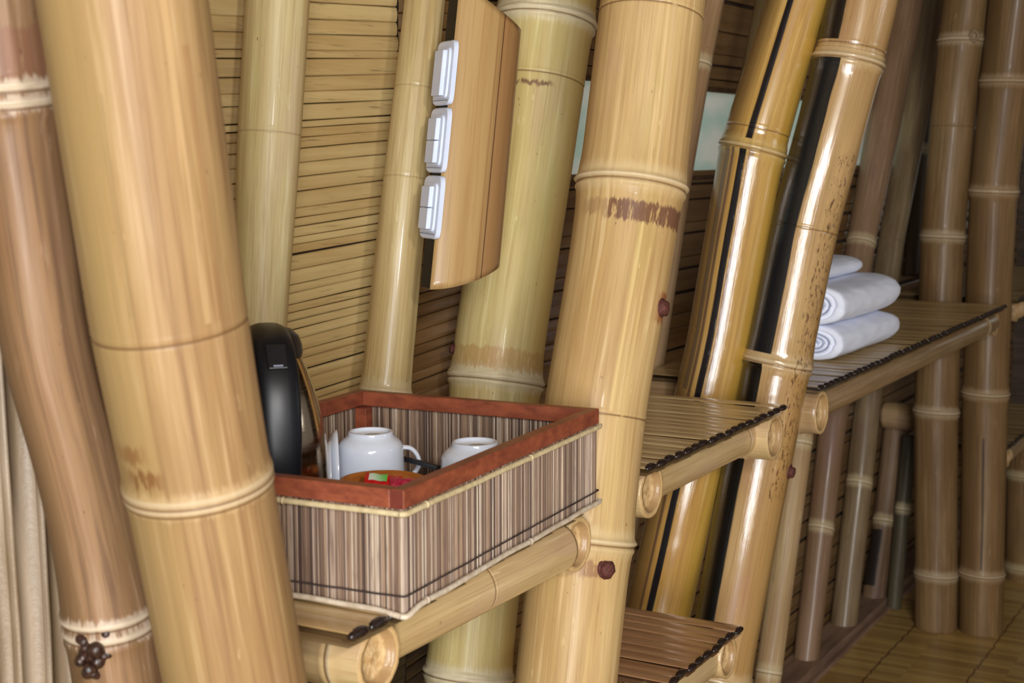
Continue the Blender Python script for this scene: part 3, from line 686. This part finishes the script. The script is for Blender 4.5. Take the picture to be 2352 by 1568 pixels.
# amber bowl with sachets
bp, _ = at(880, 1130, 't', 1.93); bowl = empty('wooden_bowl', (bp.x, bp.y, ZF)); tag(bowl, 'small amber wooden bowl holding sachets behind the tray corner', 'bowl')
mb = MB(); vs, fs = lathe([(0, 0), (.03, 0), (.036, .012), (.048, .05), (.055, .088), (.056, .092), (.053, .092), (.046, .055), (.034, .03), (0, .026)], (bp.x, bp.y, ZF), 48); mb.add(vs, fs)
mb.build('bowl_body', simple('amber_wood', (186, 112, 44), (156, 86, 30), .45, 0, (20, 20, 120), coat=.2), bowl, True); localise(bowl)
def sachet(p, u, v, lab, base, patch, L=.034, Wd=.010):
    root = empty('sachet', p); tag(root, lab, 'sachet'); u = u.normalized(); w = u.cross(v).normalized(); v = w.cross(u)
    vs = []; fs = []; nx, ny = 14, 6
    for s_ in (1, -1):
        for i in range(nx+1):
            for j in range(ny+1):
                a = i/nx*2-1; b = j/ny*2-1; h = .0028*(1-a**8)*(1-b*b)**.6; vs.append(u*a*L+v*b*Wd+w*h*s_+w*.0006*math.sin(a*9))
    m_ = (nx+1)*(ny+1)
    for s_ in range(2):
        for i in range(nx):
            for j in range(ny):
                q = s_*m_+i*(ny+1)+j; f = (q, q+ny+1, q+ny+2, q+1); fs.append(f if s_ == 0 else f[::-1])
    mb = MB(); mb.add(vs, fs); mb.build('packet', base, root, True)
    if patch:
        mb = MB(); K = 8; pv = []; pf = []
        for i in range(K+1):
            a = -.78+1.0*i/K
            for b in (-.62, 0, .62): pv.append(u*a*L+v*b*Wd+w*(.0028*(1-a**8)*(1-b*b)**.6+.0009+.0006*math.sin(a*9)))
        for i in range(K):
            for j in range(2): q = i*3+j; pf.append((q, q+3, q+4, q+1))
        mb.add(pv, pf); mb.build('label_patch', patch, root, True)
    return root
N = NT('sachet_label'); g = N.sep(N.obj()); N.fin(N.mix(N.ss(N.math('ADD', g[0], g[1]), -.03, .01), lin((226, 226, 214)), lin((92, 190, 66))), .3); lblm = N.m
redp = simple('red_foil', (206, 30, 26), (176, 20, 30), .25, 0, (80, 80, 80)); crim = simple('crimson_foil', (150, 20, 44), (210, 60, 90), .25, 0, (140, 140, 140))
amb = simple('amber_paper', (190, 116, 44), (160, 92, 34), .5)
rx = Vector((Rt.x, Rt.y, 0)).normalized(); dv = Vector((-rx.y, rx.x, 0))
p_, _ = at(880, 1101, 't', 1.93); sachet(p_, rx-zz*.12, dv+zz*.5, 'red sachet with a white and green label on top of the wooden bowl', redp, lblm, .024, .011)
p_, _ = at(931, 1108, 't', 1.92); sachet(p_, rx-zz*.06+dv*.1, dv+zz*.55, 'crimson sachet right of the green-labelled one in the wooden bowl', crim, None, .020, .009)
p_, _ = at(852, 1118, 't', 1.93); p_.z -= .004; sachet(p_, rx+dv*.25, dv+zz*.35, 'plain amber sachet at the left side of the wooden bowl', amb, None, .026, .013)
# dark stirrer resting by the saucer
p0, _ = at(915, 1050, 't', 2.20); p1, _ = at(1018, 1077, 't', 2.10); mb = MB()
vs, fs = tube([p0.lerp(p1, i/8) for i in range(9)], [.0045]*9, 8, True, .7); mb.add(vs, fs); o = mb.build('stir_stick', plastic, None, True); tag(o, 'slender black stirring stick between the two upturned cups', 'stirrer')

# ------------------------------------------------------------------ switch panel: quarter of a thick culm closing a shallow box
pa, ta_ = at(1052, 0, 't', 2.50); pb2, tb_ = at(987, 665, 't', 2.44)
up_ = (pa-pb2).normalized(); Cd = (CAM-pb2); Cd.z = 0; Cd.normalize(); Cr = Vector((-Cd.y, Cd.x, 0)); Cr = Cr if Cr.dot(Rt) > 0 else -Cr
sw = empty('switch_panel', pb2); tag(sw, 'split bamboo cover with a black side carrying light switches, on the pale stout pole', 'switch panel')
RR = .118; Lp = (pa-pb2).length+.035
def sec(th): return Cr*(math.sin(th)*RR)+Cd*((math.cos(th)-1)*RR)
vs = []; fs = []; bc = []; fv = []; NA = 30; NZ = 40
N = NT('panel_bamboo'); bcv = N.attr('bc'); st = N.noise(N.vmul(bcv, (40, 40, 1.2)), 1, 4, .6); s2 = N.noise(N.vmul(bcv, (300, 300, 5)), 1, 3, .6); F_ = N.sep(N.attr('fv'))
c = N.mix(N.ss(st, .35, .68), lin((184, 150, 98)), lin((164, 126, 78))); c = N.mix(N.math('MULTIPLY', N.ss(s2, .5, .75), .35), c, lin((140, 92, 48)))
c = N.mix(N.ss(F_[0], .70, .74, 0, .45), c, lin((156, 100, 54)))
c = N.mix(N.math('MULTIPLY', N.ss(N.math('ABSOLUTE', N.math('SUBTRACT', F_[0], .715)), .012, .004), .85), c, lin((74, 36, 18)))
c = N.mix(N.math('MULTIPLY', N.ss(N.math('ABSOLUTE', N.math('SUBTRACT', F_[0], .64)), .02, .0), .4), c, lin((130, 80, 42)))
N.bump(s2, .2, .001); panel_m = N.fin(c, .33, 0, .25)
thmax = math.radians(108)
for layer, ins in ((0, 0), (1, .006)):
    for j in range(NZ+1):
        for i in range(NA+1):
            th = thmax*i/NA; q = sec(th); nrm = (Cr*math.sin(th)+Cd*math.cos(th)); gr = .002*math.exp(-((math.sin(th)-.715)/.012)**2) if layer == 0 and th < 1.57 else 0
            h = Lp*j/NZ
            h = h*(Lp-.079*math.sin(min(th, 1.57))-.030*math.sin(min(th, 1.57))**2)/Lp+.030*math.sin(min(th, 1.57))**2
            vs.append(pb2+q-nrm*(ins+gr)+up_*h); bc += (RR*math.cos(th), RR*math.sin(th), h); fv += (math.sin(th) if th < 1.57 else 1.2, h, .05)
m_ = (NA+1)*(NZ+1)
for layer in (0, 1):
    for j in range(NZ):
        for i in range(NA):
            q = layer*m_+j*(NA+1)+i; f = (q, q+1, q+NA+2, q+NA+1); fs.append(f if layer == 0 else f[::-1])
for i in range(NA):
    for j in (0, NZ): q = j*(NA+1)+i; f = (q, q+1, m_+q+1, m_+q); fs.append(f)
for j in range(NZ):
    for i in (0, NA): q = j*(NA+1)+i; fs.append((q, q+NA+1, m_+q+NA+1, m_+q))
me = bpy.data.meshes.new('cover'); me.from_pydata([tuple(v) for v in vs], [], fs); me.update()
for nm, arr in (('bc', bc), ('fv', fv)): a = me.attributes.new(nm, 'FLOAT_VECTOR', 'POINT'); a.data.foreach_set('vector', arr)
bm = bmesh.new(); bm.from_mesh(me); bmesh.ops.recalc_face_normals(bm, faces=bm.faces); bm.to_mesh(me); bm.free()
o = link('cover', me, panel_m, sw); o.data.polygons.foreach_set('use_smooth', [True]*len(me.polygons)); o['label'] = 'curved split bamboo cover'
sdir = (Cr*-.36-Cd*.933).normalized(); sn_ = (Cr*-.933+Cd*.36).normalized()    # flat side runs back to the wall
mb = MB(); mb.box(pb2+sdir*.021+up_*(Lp/2)-sn_*.003, sdir*.021, up_*(Lp/2-.002), sn_*.003); mb.build('black_side', simple('black_board', (17, 15, 15), (26, 22, 21), .5, 0, (8, 8, 60), spec=.2), sw, False)
# three switch plates
plate_m = simple('white_plastic', (222, 230, 248), (214, 224, 244), .22, 0, coat=.2)
for (xa, ya, yb, two) in ((1053, 90, 243, 0), (1037, 245, 398, 1), (1021, 402, 551, 1)):
    k0 = (784-ya)/FPX
    def hz(yy):
        best = min(range(600), key=lambda i: abs(px(pb2+up_*(Lp*i/599))[1]-yy)); return Lp*best/599
    h1, h0 = hz(ya), hz(yb); hm = (h0+h1)/2; hh = (h1-h0)/2-.001; c0 = pb2+up_*hm+sdir*.024+Cr*.003
    pl = MB(); S = 40; vs = []
    for (wq, hq, dq) in ((.041, hh, 0), (.041, hh, .005), (.039, hh-.002, .0075), (.030, hh-.012, .0080), (.0295, hh-.0125, .0115), (.027, hh-.015, .0120)):
        for k in range(S):
            a = 2*math.pi*k/S; cx, sy = math.cos(a), math.sin(a); e = .28
            vs.append(c0+sdir*(math.copysign(abs(cx)**e, cx)*wq)+up_*(math.copysign(abs(sy)**e, sy)*hq)+sn_*dq)
    fs = [(i*S+k, i*S+(k+1) % S, (i+1)*S+(k+1) % S, (i+1)*S+k) for i in range(5) for k in range(S)]+[tuple(5*S+k for k in range(S))]
    pl.add(vs, fs); po = pl.build('switch_plate', plate_m, sw, False)
    for s_ in ((-1, 1) if two else (0,)):
        rk = MB(); hl = (hh-.017) if not two else (hh-.017)/2-.0007; cc_ = c0+up_*(s_*(hh-.017)/2)
        rk.box(cc_+sn_*.0145+sdir*.0, sdir*.019, up_*hl, sn_*.0045); ro = rk.build('rocker', plate_m, po, False, .0015)
    ln_ = MB(); ln_.box(c0-up_*(hh-.009)+sn_*.0080, sdir*.034, up_*.0005, sn_*.0008); ln_.build('plate_seam', simple('seam', (120, 128, 146)), po)
# bare black wire leaving the top of the cover
mb = MB(); w0 = pb2+up_*(Lp)+sec(.55)-Cd*.01
for k in range(2):
    vs, fs = tube(crv([w0+Cr*(.010*k)-up_*.03, w0+Cr*(.012+.010*k)+zz*.05, w0+Cr*(.03+.01*k)+zz*.3, w0+Cr*.05+zz*.9], 6), .0032, 8); mb.add(vs, fs)
o = mb.build('cable', plastic, sw, True); o['label'] = 'black wires at the top'
localise(sw)

# ------------------------------------------------------------------ towels
tw_ = NT('white_towel'); n1 = tw_.noise(tw_.vmul(tw_.obj(), (500, 500, 500)), 1, 3, .6); n2 = tw_.noise(tw_.vmul(tw_.obj(), (10, 18, 30)), 1, 3, .5)
tw_.bump(tw_.math('ADD', n1, tw_.math('MULTIPLY', n2, 1.5)), .25, .001); tw_.fin(tw_.mix(tw_.ss(n2, .35, .6), lin((234, 238, 252)), lin((240, 243, 255))), .95)
seam_m = simple('towel_fold', (150, 158, 190), (176, 184, 212), .95)
def towel(loc, L, hw, hh, lab, seed, rot=0., sag=0.):
    """flat roll: its spiral end faces -Y, the folded back runs along +Y"""
    root = empty('folded_towel', loc); root.rotation_euler = (0, 0, rot); tag(root, lab, 'towel')
    NS, S = 36, 72; vs = []; fs = []
    for i in range(NS+1):
        u = i/NS; y = L*u
        e0 = min(1, (u/.05)) if u < .05 else 1; e1 = max(0, (u-.80)/.20)
        k = (.90+.10*math.sqrt(max(0, 1-(1-e0)**2)))*(math.sqrt(max(0, 1-e1**2.2)) if e1 < 1 else 0)
        kz = k**.8
        for j in range(S):
            a = 2*math.pi*j/S; c_, s_ = math.cos(a), math.sin(a); ex = .72
            x = math.copysign(abs(c_)**ex, c_)*hw*(k*.25+.75 if e1 < .98 else .8*(1-.0)*(k*.25+.75)); z = math.copysign(abs(s_)**.85, s_)*hh*max(kz, .02)
            wv = 1+.05*mn.noise(Vector((c_*1.5+seed, s_*1.5, u*3)))+.02*mn.noise(Vector((c_*5, s_*5+seed, u*9)))
            zb = z*wv+hh+sag*math.sin(u*3)
            vs.append((x*wv, y, max(zb, 0.0005)))
    for i in range(NS):
        for j in range(S): j2 = (j+1) % S; fs.append((i*S+j, i*S+j2, (i+1)*S+j2, (i+1)*S+j))
    # spiral end: alternating ridges running inwards
    rings = 14; prev = 0
    for q in range(1, rings+1):
        f = 1-q/(rings+.6); b = len(vs); dep = (.0 if q % 3 else .011)+.001
        for j in range(S):
            a = 2*math.pi*j/S; c_, s_ = math.cos(a), math.sin(a); ff = f+.05*(j/S)*(1 if q < rings else 0)*0
            xi = math.copysign(abs(c_)**.72, c_)*hw*.9; zi = math.copysign(abs(s_)**.85, s_)*hh*.9
            sh = (j/S)*3/rings  # makes the rings wind
            f2 = max(.03, f-sh*.33+.0)
            vs.append((xi*f2+hw*.25*(1-f2), (.0 if q % 3 else .012)-.004*(1-f), zi*f2+hh))
        for j in range(S): j2 = (j+1) % S; fs.append((b+j, b+j2, prev+j2, prev+j))
        prev = b
    fs.append(tuple(prev+j for j in range(S))[::-1])
    mb = MB(); mb.add(vs, fs); mb.build('cloth', tw_.m, root, True)
    # visible fold lines of the rolled end
    sp = []; T = 2.6
    for k in range(110):
        a = k/109*T*2*math.pi; f = .16+.60*k/109; c_, s_ = math.cos(a), math.sin(a)
        sp.append(Vector((math.copysign(abs(c_)**.8, c_)*hw*.9*f+hw*.25*(1-f), -.0035, s_*hh*.9*f+hh)))
    mb = MB(); v2, f2 = tube(sp, .0016, 6); mb.add(v2, f2); mb.build('fold_line', seam_m, root, True)
    return root
tp0, _ = at(1903, 828, 'z', Z1+.001)
TX = tp0.x
towel((TX-.056, tp0.y-.02, Z1), .53, .098, .045, 'lowest folded white towel of the stack on the far shelf', 3, -.03)
towel((TX-.056, tp0.y-.03, Z1+.089), .535, .102, .051, 'middle and thickest folded white towel of the stack', 9, -.02)
towel((TX-.115, tp0.y+.03, Z1+.188), .38, .085, .027, 'topmost smaller folded white towel of the stack', 15, .0)

# ------------------------------------------------------------------ curtain
N = NT('curtain_cloth'); n1 = N.noise(N.vmul(N.obj(), (160, 160, 160)), 1, 4, .7); n2 = N.noise(N.vmul(N.obj(), (30, 30, 3)), 1, 3, .6)
N.bump(n1, .4, .002); cur = N.fin(N.mix(N.ss(n2, .35, .65), lin((172, 152, 128)), lin((138, 116, 88))), .36, 0, .15)
vs = []; fs = []; NU, NV = 320, 40
for i in range(NU+1):
    u = i/NU
    for j in range(NV+1):
        v = j/NV; z = .03+2.3*v; y = -1.0+.885*u; ph_ = u*125+.5*math.sin(v*2.2+u*5)
        amp = .010+.003*math.sin(u*17)
        x = -.375+amp*math.sin(ph_)+.004*math.sin(v*7+u*30); vs.append((x, y+.010*math.cos(ph_)-.06*max(0, v-.5), z))
for i in range(NU):
    for j in range(NV): q = i*(NV+1)+j; fs.append((q, q+NV+1, q+NV+2, q+1))
mb = MB(); mb.add(vs, fs); o = mb.build('curtain', cur, None, True); tag(o, 'pleated shiny beige curtain hanging at the lower left, behind the brown pole', 'curtain')
s_ = o.modifiers.new('thick', 'SOLIDIFY'); s_.thickness = .0015

# ------------------------------------------------------------------ room shell
WX = -.665
matm = strip_mat('mat_strips', (216, 190, 132), (186, 152, 96), (60, 3, 60), .42, .1)
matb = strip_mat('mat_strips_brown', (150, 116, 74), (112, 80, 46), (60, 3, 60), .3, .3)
def strips(y0, y1, z0, z1, tilt, mi, mb, wmin=.012, wmax=.030, base=0., rr=random.Random(5), holes=None, dark=None, xoff=0, rel=0.):
    z = z0
    while z < z1:
        w = rr.uniform(wmin, wmax); rv = rr.random(); K = 14; vs = []; fs = []; dt = rr.uniform(-.006, .006); xj = rr.uniform(0, .004); gap = rr.choice([.0002, .0003, .0004, .0005, .0016])
        ya, yb_ = y0, y1
        sd = rr.random()*50; prof = [(.0015, 0), (.0040, .07), (.0052, .3), (.0052, .7), (.0040, .93), (.0015, 1)]
        for i in range(K+1):
            y = ya+(yb_-ya)*i/K; wob = .0016*mn.noise(Vector((y*3, sd, 0))); zc = z+tilt*(y-.8)+dt*(y-.8)*.5+wob
            for (dx, f) in prof: vs.append((WX+xoff+xj*(1-rel)+dx*(1-rel)+.0052*rel, y, zc+(w-gap)*f))
        P = len(prof)
        for i in range(K):
            for k in range(P-1): fs.append((i*P+k, (i+1)*P+k, (i+1)*P+k+1, i*P+k+1))
        sh = []
        for i in range(K+1):
            for k in range(P): sh.append(.16 if k in (0, P-1) else 0.)
        if dark is not None and z < dark: sh = [max(q, .93) for q in sh]  # low strips go near black: the shade beneath the shelf is painted in
        fs = [f[::-1] for f in fs]
        mb.add(vs, fs, mi, rnd=rv, shade=sh); z += w
mb = MB(); strips(-1.2, .975, 0, 3.05, .052, 0, mb, dark=1.02)
o = mb.build('wall_left', matm, None, False); o['kind'] = 'structure'; o['label'] = 'wall of split bamboo strips laid sideways, tan'
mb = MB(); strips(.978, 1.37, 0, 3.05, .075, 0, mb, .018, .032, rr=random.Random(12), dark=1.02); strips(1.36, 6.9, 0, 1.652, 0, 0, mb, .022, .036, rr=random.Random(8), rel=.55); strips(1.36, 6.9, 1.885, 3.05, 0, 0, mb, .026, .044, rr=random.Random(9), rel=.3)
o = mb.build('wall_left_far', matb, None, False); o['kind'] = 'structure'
mb = MB(); mb.box((WX-.012, 2.85, 1.5), (.006, 0, 0), (0, 4.05, 0), (0, 0, 1.55)); me0 = mb
# backing with the same long opening
mb = MB(); mb.box((WX-.010, .08, 1.52), (.006, 0, 0), (0, 1.28, 0), (0, 0, 1.52)); mb.box((WX-.010, 4.13, .822), (.006, 0, 0), (0, 2.77, 0), (0, 0, .822)); mb.box((WX-.010, 4.13, 2.47), (.006, 0, 0), (0, 2.77, 0), (0, 0, .58))
o = mb.build('wall_left_backing', simple('backing', (58, 42, 28), (74, 54, 36), .8), None); o['kind'] = 'structure'
mb = MB()
for z in (1.648, 1.890): mb.box((WX+.000, 4.13, z), (.010, 0, 0), (0, 2.77, 0), (0, 0, .006))
mb.box((WX-.0, 1.372, 1.77), (.01, 0, 0), (0, .006, 0), (0, 0, .115))
w1 = mb.build('window_1', simple('sill', (96, 68, 42), (74, 52, 32), .5), None, False); w1['kind'] = 'structure'
N = NT('frosted_glass'); g = N.noise(N.vmul(N.obj(), (3, 3, 9)), 1, 3, .5); N.fin(N.mix(N.ss(g, .35, .65), lin((176, 200, 186)), lin((212, 214, 202))), .3)
N.b.inputs['Transmission Weight'].default_value = .0; N.b.inputs['Emission Color'].default_value = lin((190, 204, 192)); N.l.new(N.mix(N.ss(g, .35, .65), lin((166, 194, 178)), lin((206, 208, 196))), N.b.inputs['Emission Color']); N.b.inputs['Emission Strength'].default_value = .38
mb = MB(); mb.box((WX-.03, 4.13, 1.77), (.002, 0, 0), (0, 2.77, 0), (0, 0, .13)); pn = mb.build('pane', N.m, w1)
# floor
fm = NT('bamboo_floor'); o_ = fm.obj(); sp_ = fm.sep(o_)
row = fm.math('FLOOR', fm.math('DIVIDE', sp_[1], .028)); rowf = fm.math('FRACT', fm.math('DIVIDE', sp_[1], .028))
wn = fm.n.new('ShaderNodeTexWhiteNoise'); wn.noise_dimensions = '2D'; cb = fm.n.new('ShaderNodeCombineXYZ'); fm.l.new(row, cb.inputs[0]); fm.l.new(fm.math('FLOOR', fm.math('DIVIDE', sp_[0], .3)), cb.inputs[1]); fm.l.new(cb.outputs[0], wn.inputs[0])
g1 = fm.noise(fm.vmul(o_, (3, 90, 3)), 1, 4, .6)
c = fm.mix(fm.math('ADD', fm.math('MULTIPLY', wn.outputs[0], .5), fm.math('MULTIPLY', g1, .5)), lin((140, 102, 50)), lin((222, 186, 108)))
c = fm.mix(fm.math('MULTIPLY', fm.ss(fm.math('ABSOLUTE', fm.math('SUBTRACT', rowf, .5)), .44, .5), .55), c, lin((74, 48, 22)))
sx_ = fm.math('ADD', sp_[0], fm.math('MULTIPLY', fm.math('SUBTRACT', fm.noise(fm.vmul(o_, (6, 30, 1)), 1, 2), .5), .022)); sf = fm.math('FRACT', fm.math('DIVIDE', fm.math('ADD', sx_, 3.25), .3))
c = fm.mix(fm.math('MULTIPLY', fm.ss(fm.math('ABSOLUTE', fm.math('SUBTRACT', sf, .5)), .014, .006), .85), c, lin((70, 38, 20)))
fm.bump(fm.math('ADD', g1, fm.ss(fm.math('ABSOLUTE', fm.math('SUBTRACT', rowf, .5)), .5, .4)), .4, .003); fm.fin(c, .34, 0, .25)
mb = MB(); mb.box((2.1, 2.6, -.02), (2.9, 0, 0), (0, 4.6, 0), (0, 0, .02)); o = mb.build('floor', fm.m, None); o['kind'] = 'structure'
mb = MB(); mb.box((-.60, 4.0, .018), (.055, 0, 0), (0, 2.6, 0), (0, 0, .02)); mb.box((-.545, 4.0, .006), (.02, 0, 0), (0, 2.6, 0), (0, 0, .008))
o = mb.build('baseboard_left', simple('base_wood', (158, 128, 104), (124, 96, 78), .5, 0, (30, 4, 30)), None, False, .004); o['kind'] = 'structure'
mb = MB(); mb.box((2.1, 2.6, 3.07), (2.9, 0, 0), (0, 4.6, 0), (0, 0, .02)); o = mb.build('ceiling', simple('thatch', (120, 92, 58), (88, 64, 38), .8, 0, (30, 4, 30)), None); o['kind'] = 'structure'
# end wall with a bright opening
mb = MB()
for (x0, x1, z0, z1) in ((-.7, -.35, 0, 3.05), (-.35, .9, 0, 1.28), (-.35, .9, 1.72, 3.05), (.9, 5, 0, 3.05)): mb.box(((x0+x1)/2, 6.95, (z0+z1)/2), ((x1-x0)/2, 0, 0), (0, .03, 0), (0, 0, (z1-z0)/2))
o = mb.build('wall_back', simple('end_wall', (84, 66, 50), (54, 40, 28), .7, 0, (4, 4, 60)), None); o['kind'] = 'structure'
N2 = NT('pane_far'); N2.fin(lin((190, 196, 190)), .3); N2.b.inputs['Emission Color'].default_value = lin((184, 186, 178)); N2.b.inputs['Emission Strength'].default_value = .3
mb = MB(); mb.box((.275, 7.0, 1.5), (.66, 0, 0), (0, .004, 0), (0, 0, .25)); o = mb.build('window_2', N2.m, None); o['kind'] = 'structure'

# ------------------------------------------------------------------ light
W_ = bpy.data.worlds.new('world'); scene.world = W_; W_.use_nodes = True; bg = W_.node_tree.nodes['Background']
bg.inputs[0].default_value = (1.0, .97, .92, 1); bg.inputs[1].default_value = .27
def area(name, loc, tgt, size, sizey, power, color=(1, 1, 1)):
    l = bpy.data.lights.new(name, 'AREA'); l.shape = 'RECTANGLE'; l.size = size; l.size_y = sizey; l.energy = power; l.color = color
    o = bpy.data.objects.new(name, l); col.objects.link(o); o.location = loc; o.rotation_euler = (Vector(tgt)-Vector(loc)).to_track_quat('-Z', 'Y').to_euler(); return o
area('flash', CAM+Rt*.80+Vector((0, 0, .62))-Fw*.9, (-.3, 1.2, 1.2), .2, .2, 40, (1, .975, .95))
area('doorway_light', (2.3, -3.4, 1.7), (-.3, 1.9, 1.6), 1.1, 2.6, 250, (.95, .97, 1))
area('side_window', (3.6, 2.2, 2.3), (-.3, 3.2, 1.9), .3, .7, 6, (.86, .93, 1))
scene.view_settings.view_transform = 'Standard'; scene.view_settings.look = 'None'; scene.view_settings.exposure = -.2
scene.cycles.max_bounces = 6
try: scene.cycles.use_denoising = True
except Exception: pass
